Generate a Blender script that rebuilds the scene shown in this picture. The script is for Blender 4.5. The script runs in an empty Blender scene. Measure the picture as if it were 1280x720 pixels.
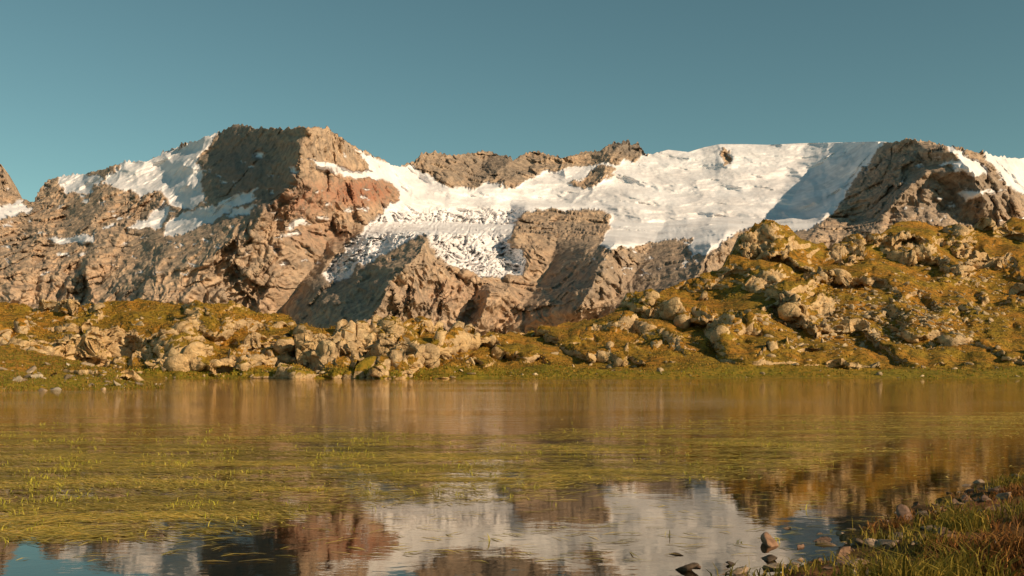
import bpy, math, numpy as np
from mathutils import Vector
rng=np.random.default_rng(7)
F=1244.4; HZ=460.0; CH=1.6
f32=np.float32
# ---------------------------------------------------------------- noise
_p=rng.permutation(256).astype(np.int32); PERM=np.concatenate([_p,_p,_p])
_g=rng.normal(size=(256,3)); _g/=np.linalg.norm(_g,axis=1)[:,None]; G=_g.astype(f32)
RT=rng.random((256,3)).astype(f32)
def hsh(x,y,z): return PERM[PERM[PERM[x&255]+(y&255)]+(z&255)]
def gnoise(p):
    i=np.floor(p).astype(np.int32); f=(p-i).astype(f32)
    w=f*f*f*(f*(f*6-15)+10); out=0
    for dx in (0,1):
        wx=w[:,0] if dx else 1-w[:,0]
        for dy in (0,1):
            wy=w[:,1] if dy else 1-w[:,1]
            for dz in (0,1):
                wz=w[:,2] if dz else 1-w[:,2]
                g=G[hsh(i[:,0]+dx,i[:,1]+dy,i[:,2]+dz)]
                out=out+wx*wy*wz*(g[:,0]*(f[:,0]-dx)+g[:,1]*(f[:,1]-dy)+g[:,2]*(f[:,2]-dz))
    return out*1.5
def fbm(p,o=4,gain=.5):
    s=0;a=1.;q=p.copy();t=0
    for k in range(o):
        s=s+a*gnoise(q+k*17.3);t+=a;a*=gain;q=q*2.03
    return s/t
def ridged(p,o=4,gain=.5):
    s=0;a=1.;q=p.copy();t=0
    for k in range(o):
        s=s+a*(1-np.abs(gnoise(q+k*11.7))*2);t+=a;a*=gain;q=q*2.07
    return s/t
def facet(p,seed=0,tilt=1.3):
    p=(p+seed*31.7).astype(f32); i=np.floor(p).astype(np.int32)
    n=len(p); F1=np.full(n,9,f32);F2=np.full(n,9,f32);best=np.zeros(n,f32)
    for dx in (-1,0,1):
        for dy in (-1,0,1):
            for dz in (-1,0,1):
                c=i+np.array([dx,dy,dz],np.int32); h=hsh(c[:,0],c[:,1],c[:,2])
                d=p-(c+RT[h]); d2=(d*d).sum(1)
                g=G[(h*7+3)&255]
                val=(RT[h,0]-.5)+ (d*g).sum(1)*tilt
                m=d2<F1
                F2=np.where(m,F1,np.minimum(F2,d2)); best=np.where(m,val,best); F1=np.where(m,d2,F1)
    return best, np.sqrt(F2)-np.sqrt(F1)
def slab(p,nrm,size,warp,seed,drop=.16):
    """bedded rock: tilted slabs that step out gradually and break off sharply"""
    n=np.array(nrm,float);n/=np.linalg.norm(n)
    x=(p@n)/size+warp+seed*3.3
    i=np.floor(x).astype(np.int32);f=x-i
    amp=.35+.9*RT[(PERM[(i+seed*13)&255])&255,1]
    s=np.where(f<1-drop,f/(1-drop),(1-f)/drop)
    return (s-.5)*amp
def st(*a): return np.stack([np.asarray(x,f32) for x in a],1)
def sm(e0,e1,x):
    t=np.clip((x-e0)/(e1-e0),0,1); return t*t*(3-2*t)
def curve(pts,blur=0):
    a=np.array(pts,float)
    if not blur: return lambda x: np.interp(x,a[:,0],a[:,1])
    gx=np.arange(a[0,0]-400,a[-1,0]+400,2.);gy=np.interp(gx,a[:,0],a[:,1])
    k=np.exp(-(np.arange(-90,91)*2./blur)**2*1.5);k/=k.sum();gy=np.convolve(np.pad(gy,90,mode='edge'),k,'valid')
    return lambda x: np.interp(x,gx,gy)
def inpoly(px,py,poly):
    r=np.zeros(px.shape,bool); n=len(poly)
    for k in range(n):
        x1,y1=poly[k];x2,y2=poly[(k+1)%n]
        if y1==y2: continue
        c=((y1>py)!=(y2>py))&(px<(x2-x1)*(py-y1)/(y2-y1)+x1); r^=c
    return r
def blur2(k,n):
    k=k.copy()
    for _ in range(n):
        k[1:-1,1:-1]=(k[1:-1,1:-1]*2+k[:-2,1:-1]+k[2:,1:-1]+k[1:-1,:-2]+k[1:-1,2:])/6
    return k
def blur2n(n,k):
    n=np.stack([blur2(n[...,i],k) for i in range(3)],-1);return n/(np.linalg.norm(n,axis=2,keepdims=True)+1e-9)
# ---------------------------------------------------------------- mesh helpers
def mesh(name,V,Q,mat,attrs=None,smooth=True):
    V=np.asarray(V,f32);Q=np.asarray(Q,np.int32);k=Q.shape[1]
    me=bpy.data.meshes.new(name);me.vertices.add(len(V));me.vertices.foreach_set('co',V.ravel())
    me.loops.add(Q.size);me.loops.foreach_set('vertex_index',Q.ravel())
    me.polygons.add(len(Q));me.polygons.foreach_set('loop_start',np.arange(0,Q.size,k,dtype=np.int32))
    me.polygons.foreach_set('loop_total',np.full(len(Q),k,np.int32))
    if smooth: me.polygons.foreach_set('use_smooth',np.ones(len(Q),bool))
    me.update(calc_edges=True)
    if attrs is not None:
        at=me.color_attributes.new('Col','FLOAT_COLOR','POINT')
        c=np.ones((len(V),4),f32);c[:,:attrs.shape[1]]=attrs;at.data.foreach_set('color',c.ravel())
    me.materials.append(mat);ob=bpy.data.objects.new(name,me);bpy.context.collection.objects.link(ob);return ob
def gridfaces(R,C):
    a=np.arange(R*C).reshape(R,C)
    return np.stack([a[:-1,:-1],a[:-1,1:],a[1:,1:],a[1:,:-1]],-1).reshape(-1,4)
def normals(P):
    du=np.gradient(P,axis=1);dv=np.gradient(P,axis=0);n=np.cross(du,dv)
    return n/(np.linalg.norm(n,axis=2,keepdims=True)+1e-9)
def crest(U,V,pts,A,wl,wr,top=15,bot=30,mask=False):
    a=np.array(pts,float);a=a[np.argsort(a[:,1])];y1=a[-1,1]
    e=a[-1]+(a[-1]-a[-2])/max(a[-1,1]-a[-2,1],1)*bot;a=np.vstack([a,e])
    cx=np.interp(V,a[:,1],a[:,0]);d=U-cx
    if isinstance(A,tuple): A=np.interp(V,[a[0,1],y1],A)
    m=sm(a[0,1]-top,a[0,1]+2,V)*(1-sm(y1-bot*.5,a[-1,1],V))
    if mask: return m*sm(-wl*1.25,-wl*.9,d)*(1-sm(-8,6,d))
    return -A*np.where(d>0,np.exp(-d/wr),np.clip(1+d/wl,0,1))*m
# ---------------------------------------------------------------- materials
def newmat(name):
    m=bpy.data.materials.new(name);m.use_nodes=True;n=m.node_tree;b=n.nodes['Principled BSDF']
    b.inputs['Roughness'].default_value=.9;b.inputs['Specular IOR Level'].default_value=.15;return m,n,b
def N(n,t,**kw):
    x=n.nodes.new(t)
    for k,v in kw.items():
        if k in x.inputs: x.inputs[k].default_value=v
        else: setattr(x,k,v)
    return x
def mixc(n,fac,a,b,bt='MIX'):
    m=n.nodes.new('ShaderNodeMix');m.data_type='RGBA';m.blend_type=bt
    for s,v in ((0,fac),(6,a),(7,b)):
        if isinstance(v,(int,float)): m.inputs[s].default_value=v
        elif isinstance(v,tuple): m.inputs[s].default_value=(*v,1)
        else: n.links.new(v,m.inputs[s])
    return m.outputs[2]
def mathn(n,op,a,b=None,c=None):
    m=n.nodes.new('ShaderNodeMath');m.operation=op
    for k,v in enumerate((a,b,c)):
        if v is None: continue
        if isinstance(v,(int,float)): m.inputs[k].default_value=v
        else: n.links.new(v,m.inputs[k])
    return m.outputs[0]
def ramp(n,x,a,b):
    m=n.nodes.new('ShaderNodeMapRange');m.interpolation_type='SMOOTHSTEP';n.links.new(x,m.inputs[0])
    m.inputs[1].default_value=a;m.inputs[2].default_value=b;return m.outputs[0]
def pos(n,scale=(1,1,1),rot=(0,0,0)):
    g=n.nodes.new('ShaderNodeNewGeometry');m=n.nodes.new('ShaderNodeMapping');n.links.new(g.outputs['Position'],m.inputs[0])
    m.inputs['Scale'].default_value=scale;m.inputs['Rotation'].default_value=rot;return m.outputs[0]
def noise(n,vec,s,d=5,r=.6,dist=0):
    x=N(n,'ShaderNodeTexNoise',Scale=s,Detail=d,Roughness=r,Distortion=dist);n.links.new(vec,x.inputs['Vector']);return x.outputs['Fac']
def sep(n):
    a=N(n,'ShaderNodeVertexColor',layer_name='Col');s=n.nodes.new('ShaderNodeSeparateColor');n.links.new(a.outputs[0],s.inputs[0]);return s.outputs
def bump(n,h,dist,strength=1,norm=None):
    b=N(n,'ShaderNodeBump',Distance=dist,Strength=strength);n.links.new(h,b.inputs['Height'])
    if norm is not None:n.links.new(norm,b.inputs['Normal'])
    return b.outputs[0]
# mountain
mM,n,b=newmat('mountain_rock_and_snow')
c=sep(n);w=pos(n)
n1=noise(n,w,.004,6);n2=noise(n,w,.03,6,.65);n3=noise(n,pos(n,(1,1,3.5),(0,.45,0)),.009,5,.6,.6)
rock=mixc(n,ramp(n,n1,.4,.62),(.50,.34,.225),(.39,.295,.22))
rock=mixc(n,ramp(n,n3,.42,.62),rock,(.60,.43,.29))
rock=mixc(n,mathn(n,'MULTIPLY',c[1],ramp(n,n2,.25,.55)),rock,(.40,.19,.12))
rock=mixc(n,mathn(n,'MULTIPLY',c[2],.85),rock,(.20,.175,.155))  # blue channel darkens dark rock and the painted shade of the shadowed faces
rock=mixc(n,mathn(n,'MULTIPLY',ramp(n,n2,.54,.40),.6),rock,(.17,.135,.105))
n4=noise(n,pos(n,(1,.5,1),(0,0,.5)),.006,6,.6)
snow=mixc(n,ramp(n,n4,.35,.65),(.86,.84,.86),(.73,.70,.71))
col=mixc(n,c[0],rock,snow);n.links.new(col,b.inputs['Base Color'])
inv=mathn(n,'SUBTRACT',1.0,mathn(n,'MULTIPLY',c[0],.8))
n.links.new(bump(n,mathn(n,'MULTIPLY',mathn(n,'ADD',n2,mathn(n,'MULTIPLY',n3,1.2)),inv),14,.8),b.inputs['Normal'])
# hills
def hillmat(name,sc):
    m,n,b=newmat(name);c=sep(n);w=pos(n)
    a=noise(n,w,.12*sc,6);d=noise(n,w,.9*sc,6,.7);e=noise(n,pos(n,(1.2,1,2.0),(0,-.7,.3)),.45*sc,6,.65,.5)
    rock=mixc(n,ramp(n,a,.4,.62),(.62,.41,.20),(.50,.35,.20))
    rock=mixc(n,ramp(n,e,.48,.66),rock,(.72,.52,.285))
    rock=mixc(n,mathn(n,'MULTIPLY',ramp(n,e,.46,.34),.8),rock,(.23,.145,.065))
    rock=mixc(n,mathn(n,'MULTIPLY',ramp(n,d,.46,.34),.7),rock,(.16,.105,.05))
    gr=mixc(n,ramp(n,a,.38,.62),(.32,.205,.024),(.45,.205,.03))
    gr=mixc(n,ramp(n,d,.45,.62),gr,(.13,.088,.016))
    gr=mixc(n,mathn(n,'MULTIPLY',c[1],.5),gr,(.20,.18,.016))
    col=mixc(n,ramp(n,mathn(n,'ADD',c[0],mathn(n,'MULTIPLY',mathn(n,'SUBTRACT',d,.5),1.8)),.4,.6),rock,gr)
    n.links.new(col,b.inputs['Base Color'])
    hh=mathn(n,'ADD',d,mathn(n,'MULTIPLY',e,1.3))
    n.links.new(bump(n,hh,.55/sc,1),b.inputs['Normal']);return m
mH=hillmat('hill_rock_and_grass',1.0)
def attrmat(name,rough=.8,spec=.2,trans=0,nscale=None):
    m,n,b=newmat(name);a=N(n,'ShaderNodeVertexColor',layer_name='Col');col=a.outputs[0]
    if nscale:
        x=noise(n,pos(n),nscale,6,.65);col=mixc(n,ramp(n,x,.35,.7),col,mixc(n,1.0,col,(.45,.42,.4),'MULTIPLY'))
        n.links.new(bump(n,x,.25/nscale,1),b.inputs['Normal'])
    n.links.new(col,b.inputs['Base Color']);b.inputs['Roughness'].default_value=rough;b.inputs['Specular IOR Level'].default_value=spec
    if trans:
        t=n.nodes.new('ShaderNodeBsdfTranslucent');n.links.new(col,t.inputs[0]);mx=n.nodes.new('ShaderNodeMixShader');mx.inputs[0].default_value=trans
        n.links.new(b.outputs[0],mx.inputs[1]);n.links.new(t.outputs[0],mx.inputs[2]);n.links.new(mx.outputs[0],n.nodes['Material Output'].inputs[0])
    return m
mG=attrmat('grass_blades',.7,.2,.3)
mS=attrmat('stone',.85,.2,0,1.2)
mSs=attrmat('shore_stone',.7,.3,0,9)
# ---------------------------------------------------------------- mountain massif
rpts=[(-500,260),(-300,215),(-150,240),(-60,215),(-20,195),(2,205),(8,225),(25,245),(40,252),(50,235),(60,225),(85,218),(105,216),(120,212),(150,203),(175,200),(190,198),(205,190),(225,180),(245,173),(262,168),(275,165),(283,158),(300,155),(320,158),(350,160),(375,157),(395,157),(410,160),(425,170),(440,181),(455,188),(475,197),(490,205),(505,207),(517,200),(525,193),(545,189),(560,194),(580,192),(600,189),(612,187),(625,193),(640,197),(655,192),(668,187),(680,190),(695,196),(715,194),(735,188),(750,189),(760,182),(768,174),(776,180),(784,174),(790,181),(797,176),(803,187),(808,192),(820,191),(835,187),(860,190),(880,184),(900,180),(930,180),(960,181),(1000,179),(1050,178),(1100,177),(1115,178),(1130,172),(1150,173),(1165,176),(1180,181),(1200,183),(1220,188),(1240,193),(1260,196),(1280,197),(1400,215),(1550,200),(1800,250)]
ridge=curve(rpts);ridgeS=curve(rpts,60)
Dr=curve([(-500,6500),(0,6500),(180,6200),(270,5450),(410,5300),(520,6900),(620,7400),(1030,7400),(1130,5400),(1210,5400),(1320,6000),(1800,6000)],50)
gg=curve([(0,0),(300,170),(450,290),(700,600),(1000,1000),(1300,1400)],110)
gts=lambda x: gg(x*1000)/1000.
u=np.arange(-420,1700,.9);NR=340
t=np.linspace(0,1,NR)
U=np.repeat(u[None],NR,0);Tt=np.repeat(t[:,None],len(u),1)
rg=ridge(u);rs_=ridgeS(u)
rn=(fbm(st(u*.08,u*0,u*0),5,.6)*6-np.abs(gnoise(st(u*.17,u*0+4,u*0)))*6+2)*np.interp(u,[0,200,440,500,800,830,1110,1125,1300],[1,1,1,.8,1,.02,.02,1,.7])
VB=438.
V=VB+(rs_[None]-VB)*Tt+(rg-rs_+rn)[None]*Tt**5
Te=(VB-V)/(VB-rs_)[None]
DB=3700
pk=curve([(-500,0),(200,0),(260,1),(430,1),(510,0),(1060,0),(1120,1),(1800,1)],40)(u)[None]
D=DB+(Dr(u)[None]-DB)*(gts(Te)*(1-pk)+Te*pk)
Uf=U.ravel();Vf=V.ravel()
uw=U+(fbm(st(Uf*.02,Vf*.02,Uf*0+60),4,.55)*18).reshape(U.shape)
SH=np.zeros(U.shape)
for pts,A,wl,wr in [
 ([(385,158),(374,200),(356,240),(325,270),(300,290),(250,340),(215,400)],(1350,250),112,200),
 ([(534,292),(512,325),(488,360),(462,400),(450,425)],(1600,1000),116,230),
 ([(1128,172),(1085,200),(1060,235),(1030,275),(1010,300),(960,380)],(520,300),60,170),
 ([(152,200),(135,240),(125,295)],330,45,70),
 ([(60,285),(45,310),(20,350)],260,50,80),
 ([(250,172),(245,215),(235,262)],160,30,50),
 ([(655,262),(640,290),(650,322)],220,20,90),
 ([(765,305),(750,340),(735,372),(715,398)],(850,600),70,110),
 ([(908,285),(882,325),(855,360),(830,390)],(950,600),78,100),
 ([(1195,190),(1225,230),(1250,270)],400,48,60),
 ([(642,192),(628,228)],260,35,60),([(525,193),(560,232)],130,20,60),([(768,180),(745,232)],160,20,30),
 ([(113,330),(112,378)],200,14,60),([(610,365),(600,400)],220,16,70),
 ([(215,300),(180,350),(170,390)],200,30,80),([(900,185),(905,210)],70,10,25),([(1160,215),(1120,250),(1090,285)],220,30,60)]:
    am=max(A) if isinstance(A,tuple) else A
    bt=40 if isinstance(A,tuple) else A/5.
    D=D+crest(uw,V,pts,A,wl,wr,15,bt)
    if am>300: SH=np.maximum(SH,crest(uw,V,pts,A,wl,wr,15,bt,True)*(1-.5*sm(300,360,V)*(pts[0][0]==385)))
SHf=blur2(SH,6).ravel()
nf=U.size
pf=np.stack([(U-640)/F*D,D,CH+(HZ-V)/F*D],2).reshape(-1,3).astype(f32)
wu=Uf+fbm(st(Uf*.05,Vf*.05,Uf*0),5,.65)*18
wv=Vf+fbm(st(Uf*.05,Vf*.05+40,Uf*0),5,.65)*11
polys=[[(440,183),(470,198),(500,208),(515,207),(530,217),(560,232),(590,234),(610,225),(640,236),(665,222),(700,210),(720,206),(745,208),(765,202),(800,199),(822,191),(835,183),(870,186),(880,170),(960,170),(1100,168),(1122,172),(1095,190),(1080,215),(1060,238),(1045,262),(1020,285),(990,292),(960,275),(925,290),(890,314),(865,322),(868,298),(840,298),(800,309),(765,310),(745,304),(765,285),(755,262),(735,262),(700,262),(670,262),(645,275),(635,300),(655,325),(650,346),(600,346),(570,334),(548,322),(532,293),(515,300),(480,318),(440,342),(412,354),(400,344),(430,310),(450,290),(480,262),(500,245),(490,232),(475,222),(455,224),(430,220),(395,212),(388,200),(410,202),(440,212),(465,213)],
 [(190,194),(225,182),(250,168),(278,160),(265,182),(245,200),(250,225),(252,250),(240,262),(215,258),(200,240),(175,245),(150,235),(128,228),(155,196)],
 [(215,270),(260,258),(318,235),(320,247),(290,262),(240,290),(205,294)],[(200,255),(215,262),(200,285),(160,290)],
 [(68,222),(105,212),(128,225),(110,240),(85,243)],[(-40,262),(25,253),(42,262),(-20,284)],
 [(1180,178),(1200,184),(1222,200),(1238,220),(1215,220),(1172,203),(1200,202)],[(1222,185),(1290,190),(1300,255),(1262,232),(1240,205)],[(1195,240),(1238,238),(1205,254)],
 [(60,298),(120,292),(118,303),(80,306)],[(355,285),(378,270),(382,278),(364,292)],[(290,262),(320,255),(318,266),(280,272)],[(-300,205),(-100,225),(-120,270),(-280,260)],[(1400,210),(1560,195),(1600,270),(1450,260)]]
sn=np.zeros(nf,bool)
for P in polys: sn|=inpoly(wu,wv,P)
for P in [[(762,207),(766,217),(742,234),(718,230),(742,212)],[(740,262),(762,268),(756,282),(738,280)],[(905,186),(915,188),(912,205),(903,206)],[(690,262),(700,262),(702,272),(680,276)]]: sn&=~inpoly(wu,wv,P)
spk=fbm(st(Uf*.045,Vf*.09,Uf*0+3),5,.65)
sn|=(spk>.27)&(Vf<345)&(Vf>190)&((Uf<500)|(Uf>1120))
sn|=(spk>.24)&(Vf<345)&(Vf>300)&(Uf>740)&(Uf<880)
k=blur2(sn.reshape(U.shape).astype(f32),1);snf=k.ravel()
snw=blur2(sn.reshape(U.shape).astype(f32),14).ravel()
wp=pf/1000.
warp=np.stack([fbm(wp*2.2,3),fbm(wp*2.2+9,3),fbm(wp*2.2+21,3)],1)*.2
q=wp+warp
q=q*np.array([1,.8,.75],f32); q[:,0]+=q[:,2]*.35
f1,e1=facet(q*2.6,1);f2,e2=facet(q*7.,2);f3,e3=facet(q*18.,3)
rd=ridged(q*2.,4,.45)
wq=fbm(st(Uf*.012,Vf*.012,Uf*0+90),4)*60
wr_=curve([(-400,0),(340,0),(420,1),(470,1),(540,0),(1120,0),(1200,1),(1700,1)],40)(Uf)
def ribs(l):
    r1=1-np.abs(gnoise(st((Uf+l*Vf+wq)*.026,Vf*.009,Uf*0+12)))*2.2
    r2=1-np.abs(gnoise(st((Uf+l*Vf*1.3+wq)*.07,Vf*.024,Uf*0+25)))*2.2
    r3=1-np.abs(gnoise(st((Uf-l*Vf*.9+wq)*.15,Vf*.06,Uf*0+35)))*2.2
    return r1*65+r2*30+r3*13
rb=ribs(.55)*(1-wr_)+ribs(-.55)*wr_
strata=slab(wp,(-.35,.2,.9),.16,fbm(wp*1.5+3,4)*1.0,4)*34+slab(wp,(.55,.2,.8),.07,fbm(wp*3+7,3)*.8,9)*14
rockd=(f1*45+f2*12+(rd-.5)*100+rb+strata-50)*(1-.65*SHf)
cre=sm(255,275,Vf)*(1-sm(640,670,Uf))*sm(395,420,Uf)
wc=fbm(st(Uf*.03,Vf*.03,Uf*0+44),4)*40
c1=np.abs(gnoise(st((Uf+Vf*1.2+wc)*.10,Vf*.035,Uf*0+7)));c2=np.abs(gnoise(st(Uf*.045+Vf*.02,(Vf+wc*.5)*.19,Uf*0+17)))
c3=np.abs(gnoise(st((Uf+wc)*.2+Vf*.1,(Vf-wc*.4)*.26,Uf*0+27)))
lobes=1-np.abs(gnoise(st((Uf-Vf*.8+wq)*.016,(Vf+Uf*.15)*.03,Uf*0+77)))*2
snd=fbm(wp*1.6,3)*200+fbm(wp*5,4)*90+ridged(wp*9,3)*22+lobes*60*(1-cre)+cre*(-c1*130-c2*90-c3*60)
bb=(rockd*(1-snw)+(snd-60)*snw)
D2=D-bb.reshape(D.shape)
base=np.stack([(U-640)/F*D2,D2,CH+(HZ-V)/F*D2],2)
nn=normals(base)
small=((f2*7+f3*4+fbm(q*40,4,.6)*6)*(1-snf)*(1-.5*SHf)).reshape(D.shape)
base=base+nn*small[...,None]
back=[];last=base[-1]
for kk in range(1,14):
    r=last.copy();r[:,1]+=kk*110;r[:,2]-=kk*kk*9+kk*45;back.append(r)
front=base[0].copy();front[:,1]-=500;front[:,2]=-5
allP=np.concatenate([front[None],base,np.array(back)],0)
blob=lambda cx,cy,rx,ry: np.exp(-(((Uf-cx)/rx)**2+((Vf-cy)/ry)**2))
red=np.clip(blob(455,240,45,18)*1.2+blob(370,250,50,25)*.7+blob(400,295,50,20)*.4+blob(560,370,60,20)*.2,0,1)
dkrock_shade=np.clip(blob(300,210,60,60)+blob(570,210,55,25)*.5+blob(640,210,50,25)*.6+blob(785,185,30,15)+blob(1130,225,90,60)*.6+blob(1230,240,50,35)*.6+blob(850,340,70,45)*.5+blob(700,290,50,30)*.4+blob(180,270,60,35)*.35+blob(740,350,80,40)*.35+blob(430,350,80,50)*.5,0,1)  # dark rock on towers and peaks, plus shade painted onto the left-facing slopes
pad=lambda a:np.concatenate([a.reshape(U.shape)[:1],a.reshape(U.shape),np.repeat(a.reshape(U.shape)[-1:],13,0)],0)
at=np.stack([pad(snf),pad(red),pad(dkrock_shade)],-1).reshape(-1,3)
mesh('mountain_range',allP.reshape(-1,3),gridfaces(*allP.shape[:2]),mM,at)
# ---------------------------------------------------------------- near hills
def hills(name,ridgepts,D0f,Drf,vb,u0,u1,du,NR,S,crests,cliff_bias,mat,seed,backn=12,greenv=464,rn=5,slant=lambda U:U*0):
    u=np.arange(u0,u1,du);t=np.linspace(0,1,NR);rg=curve(ridgepts)(u);rs=curve(ridgepts,60)(u)
    nz=fbm(st(u*.05,u*0+seed,u*0),5,.6)*rn
    U=np.repeat(u[None],NR,0);T=np.repeat(t[:,None],len(u),1);V=vb+(rs[None]-vb)*T+(rg-rs+nz)[None]*T**4
    Te=((vb-V)/(vb-rs)[None]).ravel()
    Uf=U.ravel();Vf=V.ravel()
    wz=fbm(st(Uf*.009,Vf*.016,Uf*0+seed+3),4,.5)
    wz2=fbm(st(Uf*.03,Vf*.05,Uf*0+seed+13),4,.55)
    ph1=(vb-Vf)/70.-slant(Uf)+wz*1.6; ph2=(vb-Vf)/31.-slant(Uf)*1.6+wz*2.2+wz2*.6
    cbv=cliff_bias(Uf,Vf)
    A1=np.clip(.6+fbm(st(Uf*.01,Vf*.02,Uf*0+seed+40),3)*.8+cbv,0,.85);A2=np.clip(.35+wz2*.6+cbv,0,.8)
    hpx=(vb-rs)[None].repeat(NR,0).ravel()
    Tt2=Te+(A1*70*np.sin(6.283*ph1)+A2*.7*31*np.sin(6.283*ph2))/6.283/hpx*sm(0,.06,Te)*.8
    cliff=sm(.10,.7,-np.cos(6.283*ph1)*A1*.7-np.cos(6.283*ph2)*A2*.6+cbv*1.2+.05+wz2*.4)
    Dd=D0f(u)[None]+(Drf(u)-D0f(u))[None]*Tt2.reshape(U.shape)
    uw=U+(fbm(st(Uf*.03,Vf*.04,Uf*0+60),4,.6)*30).reshape(U.shape)
    for pts,A,wl,wr in crests: Dd=Dd+crest(uw,V,pts,A,wl,wr,14,25)
    P=np.stack([(U-640)/F*Dd,Dd,CH+(HZ-V)/F*Dd],2).astype(f32)
    p=P.reshape(-1,3)
    edge=sm(0,.07,T.ravel())
    nn=normals(P)
    big=((ridged(p*.035/S,3,.45)-.5)*4.5*S*(.5+.5*cliff))*edge
    P=P+nn*big.reshape(Dd.shape)[...,None]
    nn=blur2n(normals(P),14)
    w1=fbm(p*.03/S,4,.45)*.95;w2=fbm(p*.04/S+11,4,.45)*.9;w3=fbm(p*.08/S+5,3)*.7
    a3,_b=facet(p/(1.8*S)*np.array([1.1,1,.8],f32),seed+2,1.6)
    m2=sm(-.25,.25,fbm(p*.05/S+31,3));m3=sm(-.25,.25,fbm(p*.07/S+51,3));m1=.45+.55*sm(-.2,.25,fbm(p*.03/S+71,3))
    d2=(slab(p,(-.55,.25,.80),6.0*S,w1,seed)*2.9*S*m1+slab(p,(.85,.45,.20),5.6*S,w2,seed+1)*2.1*S*m2
        +slab(p,(-.5,-.3,.8),2.2*S,w3,seed+2)*.9*S+slab(p,(.8,.1,.5),2.1*S,w3+w1,seed+3)*.8*S*m3
        +slab(p,(.2,.1,.95),1.1*S,w3*1.5,seed+4)*.35*S+a3*.22*S+(ridged(p*.5/S,3,.5)-.5)*.25*S)*(.05+.95*cliff)*(.3+.7*edge)
    P=P+nn*d2.reshape(Dd.shape)[...,None]
    nn=normals(P)
    gp=fbm(p*.10/S,4)
    grass=np.clip(sm(.34,.60,nn[...,2].ravel()*.9+gp*.6-cliff*.30+.09),0,1)
    green=np.clip(sm(greenv-7,greenv+2,Vf)+sm(.3,.55,fbm(p*.05/S+7,3))*.5,0,1)
    grass=np.clip(grass+sm(greenv-4,greenv+3,Vf)*.35,0,1)
    back=[];last=P[-1]
    for kk in range(1,backn+1):
        r=last.copy();r[:,1]+=kk*9*S;r[:,2]-=(kk*2.5+kk*kk*.35)*S;r[:,2]+=fbm(st(r[:,0]*.08/S,r[:,1]*.08/S,r[:,0]*0),3)*2*S;back.append(r)
    fr=P[0].copy();fr[:,1]-=12*S;fr[:,2]=-3
    A=np.concatenate([fr[None],P,np.array(back)],0)
    pd=lambda a:np.concatenate([a.reshape(U.shape)[:1],a.reshape(U.shape),np.repeat(a.reshape(U.shape)[-1:],backn,0)],0)
    at=np.stack([pd(grass),pd(green)],-1).reshape(-1,2)
    mesh(name,A.reshape(-1,3),gridfaces(*A.shape[:2]),mat,at)
    return U,V,P,grass.reshape(U.shape),nn
hr=[(-400,350),(-200,372),(0,382),(60,380),(120,378),(170,374),(200,377),(230,382),(270,384),(320,387),(350,390),(380,408),(400,415),(430,407),(455,404),(480,414),(500,404),(515,399),(530,401),(560,409),(600,419),(640,420),(670,414),(700,402),(740,396),(770,388),(800,369),(830,364),(850,354),(880,348),(905,332),(915,314),(930,298),(945,281),(958,275),(985,287),(1000,298),(1040,309),(1070,304),(1090,296),(1120,281),(1150,278),(1190,283),(1220,278),(1280,275),(1500,262),(1700,300)]
def cb(U,V):
    return -.04+.6*np.exp(-((V-432)/27.)**2)*(1-sm(560,640,U))+.45*np.exp(-(((U-880)/100)**2+((V-405)/32)**2))+.55*np.exp(-(((U-955)/45)**2+((V-308)/28)**2))-.7*sm(452,464,V)*sm(540,580,U)+.35*np.exp(-(((U-1150)/120)**2+((V-315)/22)**2))+.4*np.exp(-(((U-1010)/60)**2+((V-370)/28)**2))
H=hills('rocky_hillside',hr,curve([(-400,150),(1700,150)]),curve([(-400,225),(0,200),(350,188),(480,178),(620,215),(800,255),(950,285),(1280,310),(1700,310)],80),474.6,-350,1640,.95,270,1.0,
 [([(500,402),(488,440),(478,472)],8,14,70),([(392,412),(376,440),(372,470)],5,14,50),([(940,282),(915,310),(870,345)],12,30,60),([(1105,295),(1060,330),(1000,360)],9,35,60),([(850,352),(800,385),(750,410)],9,35,60),([(240,385),(215,420),(200,460)],5,25,60),([(1010,350),(950,390),(900,420)],9,30,60),([(110,390),(80,420),(60,450)],5,20,50)],cb,mH,5,slant=lambda U:-np.clip(U-600,0,900)*.0060)
sp=[(-400,410),(-150,425),(0,437),(30,438),(60,446),(100,452),(140,461),(170,470),(188,480),(200,488)]
S_=hills('grassy_spit',sp,curve([(-400,66),(0,69),(120,74),(205,80)]),curve([(-400,105),(0,98),(120,90),(205,82)]),490,-380,203,.6,150,.33,[([(60,450),(40,485)],1.2,20,50)],lambda U,V:-.5+.6*np.exp(-((V-467)/8)**2)*(U>40),hillmat('spit_rock_and_grass',2.6),31,6,470,3)
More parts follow.
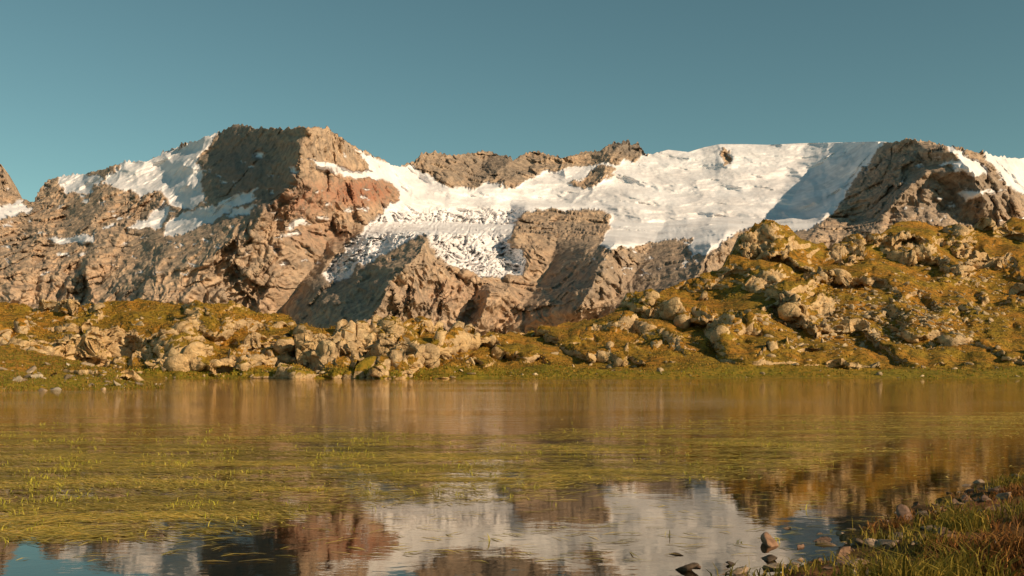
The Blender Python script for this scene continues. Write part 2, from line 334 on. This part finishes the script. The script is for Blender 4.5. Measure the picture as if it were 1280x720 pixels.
# ---------------------------------------------------------------- scattered rocks / blades
import bmesh
def ico(sub):
    bm=bmesh.new();bmesh.ops.create_icosphere(bm,subdivisions=sub,radius=1)
    v=np.array([x.co[:] for x in bm.verts],f32);fc=np.array([[y.index for y in x.verts] for x in bm.faces],np.int32);bm.free();return v,fc
def rocks(name,C,R,mat,cols,sub=2,flat=.65,smooth=False):
    v,fc=ico(sub);n=len(C);rs=np.random.default_rng(len(C))
    VV=[]
    for i in range(n):
        x=v*1.0
        for _ in range(11):
            d=rs.normal(size=3);d/=np.linalg.norm(d);h=.30+.32*rs.random();s=x@d;m=s>h;x=x-np.outer(np.where(m,s-h,0),d)
        a=rs.random()*6.28;ca,sa=math.cos(a),math.sin(a);tl=rs.normal()*.25
        x=x*np.array([1.3,.6+.6*rs.random(),flat*(.7+.7*rs.random())])*1.3;x=np.stack([x[:,0]*ca-x[:,1]*sa,x[:,0]*sa+x[:,1]*ca,x[:,2]+x[:,0]*tl],1)
        VV.append(x*R[i]+C[i])
    VV=np.concatenate(VV);FF=(fc[None]+(np.arange(n)*len(v))[:,None,None]).reshape(-1,3)
    return mesh(name,VV,FF,mat,np.repeat(cols,len(v),0),smooth)
def blades(name,B,h,w,lean,ang,cols,mat,droop=0.5):
    n=len(B);dx=np.cos(ang);dy=np.sin(ang);r=rng.random(n)*6.28
    ld=np.stack([dx,dy,np.zeros(n)],1);sd=np.stack([np.cos(r),np.sin(r),np.zeros(n)],1)
    up=np.array([0,0,1.])
    m=B+up*(h*.6)[:,None]+ld*(lean*h*.3)[:,None];tp=B+up*(h*(1-droop*lean*.5))[:,None]+ld*(lean*h)[:,None]
    V=np.stack([B-sd*w[:,None]*.5,B+sd*w[:,None]*.5,m-sd*w[:,None]*.4,m+sd*w[:,None]*.4,tp],1).reshape(-1,3)
    T=np.array([[0,1,3],[0,3,2],[2,3,4]]);FF=(T[None]+(np.arange(n)*5)[:,None,None]).reshape(-1,3)
    return mesh(name,V,FF,mat,np.repeat(cols,5,0),False)
def pal(n,cs,j=.25):
    cs=np.array(cs);c=cs[rng.integers(0,len(cs),n)];return c*(1-j+2*j*rng.random((n,1)))
U,V,P,gm,nn=H
ok=np.argwhere((gm>.6)&(U>-100)&(U<1400)&(V<472.5));sel=ok[rng.choice(len(ok),18000)]
B0=P[sel[:,0],sel[:,1]]
B=np.repeat(B0,4,0)+rng.normal(size=(18000*4,3))*np.array([.22,.22,.03])
gv=np.repeat(V[sel[:,0],sel[:,1]],4)
n_=len(B);cc=pal(n_,[(.34,.22,.03),(.42,.22,.035),(.22,.15,.02),(.46,.26,.05)])
gcol=pal(n_,[(.18,.20,.015),(.28,.22,.02)]);m=((gv>462)&(rng.random(n_)<.5))[:,None];cc=np.where(m,gcol,cc)
blades('hillside_grass',B-np.array([0,0,.1]),.14+.25*rng.random(n_),.12+.12*rng.random(n_),.3+.5*rng.random(n_),rng.random(n_)*6.28,cc,mG)
wgt=np.exp(-(((U-1110)/110)**2+((V-400)/26)**2))+np.exp(-(((U-1200)/70)**2+((V-345)/22)**2))*.4+.012+.02*np.exp(-((V-470)/3.)**2)
wgt=wgt*(V<473)*(U>-100)*(U<1400);wf=(wgt/wgt.sum()).ravel();ii=rng.choice(len(wf),1900,p=wf)
C=P.reshape(-1,3)[ii];R=.22+.7*rng.random(1900)**3
rocks('scree_boulders',C,R,mS,pal(1900,[(.52,.38,.22),(.42,.32,.19),(.60,.45,.27)]),2)
U,V,P,gm,nn=S_
ok=np.argwhere((gm>.4)&(V<489)&(U>-200));sel=ok[rng.choice(len(ok),6000)];B=np.repeat(P[sel[:,0],sel[:,1]],4,0);n_=len(B)
B=B+rng.normal(size=(n_,3))*np.array([.12,.12,.01])
blades('spit_grass',B-np.array([0,0,.04]),.08+.18*rng.random(n_),.04+.04*rng.random(n_),.3+.5*rng.random(n_),rng.random(n_)*6.28,pal(n_,[(.18,.18,.02),(.28,.20,.03),(.36,.2,.05)]),mG)
ok=np.argwhere((V<489.5)&(V>456)&(U>-100));sel=ok[rng.choice(len(ok),120)]
rocks('spit_boulders',P[sel[:,0],sel[:,1]],.10+.6*rng.random(120)**4,mS,pal(120,[(.5,.40,.28),(.58,.48,.36),(.4,.3,.2)]),2)
# ---------------------------------------------------------------- lakebed + bank
xe=curve([(0,-40),(3,-20),(4,-6),(5,-1.2),(6.4,.9),(7.0,1.3),(7.66,1.9),(8.65,2.71),(9.95,3.6),(11.06,4.53),(12.8,6.0),(14.2,7.3),(17,11),(22,19),(60,90),(300,600)])
def hgt(x,y):
    s=(x-xe(y))*.7;shp=x.shape
    nz=fbm(st((x*1.3).ravel(),(y*1.3).ravel(),(x*0).ravel()),4).reshape(shp);nz2=fbm(st((x*4).ravel(),(y*4).ravel(),(x*0+5).ravel()),3).reshape(shp)
    s=s+nz*.7
    land=.02+.16*np.clip(s,0,8)**.8*(.15+.85*sm(6,8.5,y))+nz2*.06*np.clip(s*2,0,1)
    wat=-.02+.10*np.clip(s,-3,0)+.03*np.clip(s,-60,0)+nz*.04+nz2*.02*np.clip(-s*2,0,1)
    return np.where(s>0,land,wat),s
Dg=np.geomspace(1.5,190,520);ug=np.linspace(-1400,2700,1100)
UU,DD=np.meshgrid(ug,Dg);X=(UU-640)/F*DD;Z,SS=hgt(X,DD);Z=np.maximum(Z,-2.2)
x_=np.stack([X,DD,Z],2)
mB,n,b=newmat('mud_and_lakebed');c=sep(n);w=pos(n)
a=noise(n,w,.8,6);d=noise(n,w,7,6,.7)
mud=mixc(n,ramp(n,a,.4,.62),(.21,.11,.045),(.33,.19,.085));mud=mixc(n,ramp(n,d,.5,.7),mud,(.09,.05,.02))
weed=mixc(n,ramp(n,d,.4,.65),(.44,.28,.035),(.21,.14,.02))
land=mixc(n,ramp(n,a,.4,.6),(.20,.085,.033),(.13,.08,.02));land=mixc(n,ramp(n,d,.5,.7),land,(.05,.03,.015))
col=mixc(n,c[0],mud,weed);col=mixc(n,c[1],col,land);n.links.new(col,b.inputs['Base Color'])
n.links.new(bump(n,d,.08,1),b.inputs['Normal'])
W1=[(-400,535),(350,545),(650,560),(850,545),(1000,530),(1280,518),(1700,505),(1700,520),(1280,536),(1130,548),(1000,580),(850,598),(640,612),(480,630),(330,650),(150,668),(-400,690)]
def weedmask(x,y):
    uu=640+x/y*F;vv=HZ+CH/y*F;shp=x.shape
    a=fbm(st((x*.16).ravel(),(y*.45).ravel(),(x*0).ravel()),4).reshape(shp);b_=fbm(st((x*.35).ravel(),(y*1.8).ravel(),(x*0+9).ravel()),5,.65).reshape(shp)
    m=np.zeros(shp)
    for du,dv in [(0,0),(0,6),(0,-6),(20,12),(-20,-10)]: m+=inpoly(uu+a*120+du,vv+a*26+b_*18+dv,W1)/5.
    return m*(.15+.85*sm(-.18,.20,a*.6+b_)),m
wm,_=weedmask(X,DD)
mesh('lakeshore_ground',x_.reshape(-1,3),gridfaces(*X.shape),mB,np.stack([wm,(SS>0.02)*1.],-1).reshape(-1,2))
mg,n,b=newmat('valley_ground');n.links.new(mixc(n,noise(n,pos(n),.01,6),(.10,.08,.03),(.2,.15,.08)),b.inputs['Base Color'])
mesh('ground',[(-30000,-30000,-6),(30000,-30000,-6),(30000,30000,-6),(-30000,30000,-6)],[[0,1,2,3]],mg)
# ---------------------------------------------------------------- water
mW=bpy.data.materials.new('lake_water');mW.use_nodes=True;n=mW.node_tree;n.nodes.clear()
out=n.nodes.new('ShaderNodeOutputMaterial')
g=n.nodes.new('ShaderNodeNewGeometry');sx=n.nodes.new('ShaderNodeSeparateXYZ');n.links.new(g.outputs['Position'],sx.inputs[0])
far=ramp(n,sx.outputs[1],13,45)
w1=noise(n,pos(n,(1,1.6,1)),1.3,4,.55,.3);w2=noise(n,pos(n,(1,2,1)),5.5,3,.5)
patch=ramp(n,noise(n,pos(n,(.5,1.2,1)),.05,3),.3,.7)
h=mathn(n,'ADD',w1,mathn(n,'MULTIPLY',w2,.2))
amp=mathn(n,'ADD',.014,mathn(n,'MULTIPLY',far,mathn(n,'ADD',.07,mathn(n,'MULTIPLY',patch,.22))))
bn=bump(n,mathn(n,'MULTIPLY',h,amp),.12,1)
gl=N(n,'ShaderNodeBsdfGlossy',Roughness=.02);gl.inputs['Color'].default_value=(.99,.93,.86,1);n.links.new(bn,gl.inputs['Normal'])
tr=n.nodes.new('ShaderNodeBsdfTransparent');tr.inputs[0].default_value=(.92,.75,.5,1)
df=n.nodes.new('ShaderNodeBsdfDiffuse');df.inputs[0].default_value=(.28,.14,.03,1)
m1=n.nodes.new('ShaderNodeMixShader');n.links.new(ramp(n,sx.outputs[1],14,45),m1.inputs[0]);n.links.new(tr.outputs[0],m1.inputs[1]);n.links.new(df.outputs[0],m1.inputs[2])
fr=N(n,'ShaderNodeFresnel',IOR=1.65);n.links.new(bn,fr.inputs['Normal'])
m2=n.nodes.new('ShaderNodeMixShader');n.links.new(fr.outputs[0],m2.inputs[0]);n.links.new(m1.outputs[0],m2.inputs[1]);n.links.new(gl.outputs[0],m2.inputs[2])
n.links.new(m2.outputs[0],out.inputs[0])
mesh('lake_water',[(-320,-60,0),(320,-60,0),(320,178,0),(-320,178,0)],[[0,1,2,3]],mW)
# floating weeds
Nw=560000
y=rng.uniform(8.2,36,Nw);x=rng.uniform(-1,1,Nw)*y*.62
dens,_=weedmask(x,y);land_z,ss=hgt(x,y)
kp=(rng.random(Nw)<np.clip(dens*.58+.007,0,1))&(ss<-.1);x=x[kp];y=y[kp];n_=len(x);print('weeds',n_)
L=.10+.24*rng.random(n_);wd=.006+.009*rng.random(n_);an=rng.normal(0,.45,n_)+fbm(st(x*.3,y*.3,x*0))*1.2
dx=np.cos(an);dy=np.sin(an);z=.004+.008*rng.random(n_);b2=rng.normal(0,.12,n_)
p0=np.stack([x,y,z-.006],1);p1=np.stack([x+dx*L*.5,y+dy*L*.5,z+.004],1);p2=np.stack([x+np.cos(an+b2)*L,y+np.sin(an+b2)*L,z*.5],1)
sd=np.stack([-dy,dx,np.zeros(n_)],1)*wd[:,None]
VV=np.stack([p0-sd*.5,p0+sd*.5,p1-sd,p1+sd,p2],1).reshape(-1,3);T=np.array([[0,3,1],[0,2,3],[2,4,3]])
FF=(T[None]+(np.arange(n_)*5)[:,None,None]).reshape(-1,3)
tone=.80+.6*sm(-.4,.4,fbm(st(x*.3,y*.9,x*0+15),3))
mesh('floating_pondweed',VV,FF,mG,np.repeat(pal(n_,[(.64,.46,.09),(.48,.38,.07),(.68,.48,.13),(.36,.28,.05)])*tone[:,None],5,0),False)
Ns=34000
y=rng.uniform(8.5,30,Ns);x=rng.uniform(-1,1,Ns)*y*.6;dens,_=weedmask(x,y);lz,ss=hgt(x,y)
cl=fbm(st(x*.8,y*.8,x*0+33),3)
kp=(rng.random(Ns)<dens*sm(-.05,.35,cl)*np.interp(x/y,[-.5,-.1,.5],[1,.6,.25])+.003)&(ss<-.1);x=x[kp];y=y[kp]
x=np.repeat(x,3)+rng.normal(0,.03,len(x)*3);y=np.repeat(y,3)+rng.normal(0,.03,len(y)*3);n_=len(x);print('sprigs',n_)
blades('emergent_reeds',np.stack([x,y,x*0-.02],1),.04+.08*rng.random(n_),.006+.008*rng.random(n_),.2+.7*rng.random(n_),rng.random(n_)*6.28,pal(n_,[(.48,.42,.05),(.42,.38,.04),(.52,.42,.07)]),mG)
# ---------------------------------------------------------------- bank plants and stones
Nb=100000
y=rng.uniform(6.5,17,Nb);x=xe(y)+rng.random(Nb)*7;z,ss=hgt(x,y)
cl=fbm(st(x*.9,y*.9,x*0+50),4);kp=(ss>.08)&(rng.random(Nb)<sm(-.15,.2,cl)*sm(0,.7,ss)*.9+.10);x=x[kp];y=y[kp];z=z[kp];cl=cl[kp];ss=ss[kp];n_=len(x);print('bank',n_)
red=fbm(st(x*.5,y*.5,x*0+80),3)>-.08
cc=np.where(red[:,None],pal(n_,[(.30,.12,.03),(.17,.07,.022),(.42,.20,.05),(.12,.06,.02)]),pal(n_,[(.24,.18,.025),(.36,.25,.04),(.14,.12,.02)]))
hh=(.05+.16*rng.random(n_))*(1+np.clip(cl,0,1)*2.5)*np.where(red,.75,1.2)*np.clip(.4+ss*.5,.3,2.2)
blades('bank_grass',np.stack([x,y,z-.01],1),hh,.008+.008*rng.random(n_),.3+.8*rng.random(n_),rng.random(n_)*6.28,cc,mG)
Nr=300
y=rng.uniform(6.5,15,Nr);x=xe(y)+rng.normal(.5,.7,Nr);z,ss=hgt(x,y);z=np.maximum(z,-.02)
R=.02+.11*rng.random(Nr)**3
rocks('shore_stones',np.stack([x,y,z+R*.1],1),R,mSs,pal(Nr,[(.30,.17,.10),(.34,.23,.15),(.20,.12,.08),(.42,.30,.2)]),3,.5)
ex=np.array([[845,693,.07],[855,712,.08],[872,709,.05],[915,706,.06],[960,700,.08],[1000,684,.07]])
Dx=CH*F/(ex[:,1]-HZ);rocks('water_stones',np.stack([(ex[:,0]-640)/F*Dx,Dx,Dx*0+.0],1),ex[:,2],mSs,pal(len(ex),[(.22,.13,.08),(.12,.08,.05)]),3,.4)
# ---------------------------------------------------------------- light
el=25;az=55
w=bpy.data.worlds.new('World');bpy.context.scene.world=w;w.use_nodes=True;n=w.node_tree;bg=n.nodes['Background']
s=n.nodes.new('ShaderNodeTexSky');s.sky_type='NISHITA';s.sun_disc=False;s.sun_elevation=math.radians(el);s.sun_rotation=math.radians(180-az);s.altitude=2400
n.links.new(mixc(n,1.0,s.outputs[0],(.80,1.0,.70),'MULTIPLY'),bg.inputs[0]);bg.inputs[1].default_value=.10
L=bpy.data.lights.new('sun','SUN');L.energy=5;L.angle=math.radians(.5);L.color=(1,.76,.50);lo=bpy.data.objects.new('sun',L);bpy.context.collection.objects.link(lo)
e=math.radians(el);a=math.radians(az);d=Vector((math.sin(a)*math.cos(e),-math.cos(a)*math.cos(e),math.sin(e)));lo.rotation_euler=d.to_track_quat('Z','Y').to_euler()
cam=bpy.data.cameras.new('camera');co=bpy.data.objects.new('camera',cam);bpy.context.collection.objects.link(co);co.location=(0,0,CH);co.rotation_euler=(math.pi/2,0,0)
cam.lens=35;cam.sensor_width=36;cam.shift_y=100/1280;cam.clip_end=60000;cam.clip_start=.1
sc=bpy.context.scene;sc.camera=co;sc.view_settings.view_transform='Standard';sc.view_settings.look='None';sc.view_settings.exposure=0
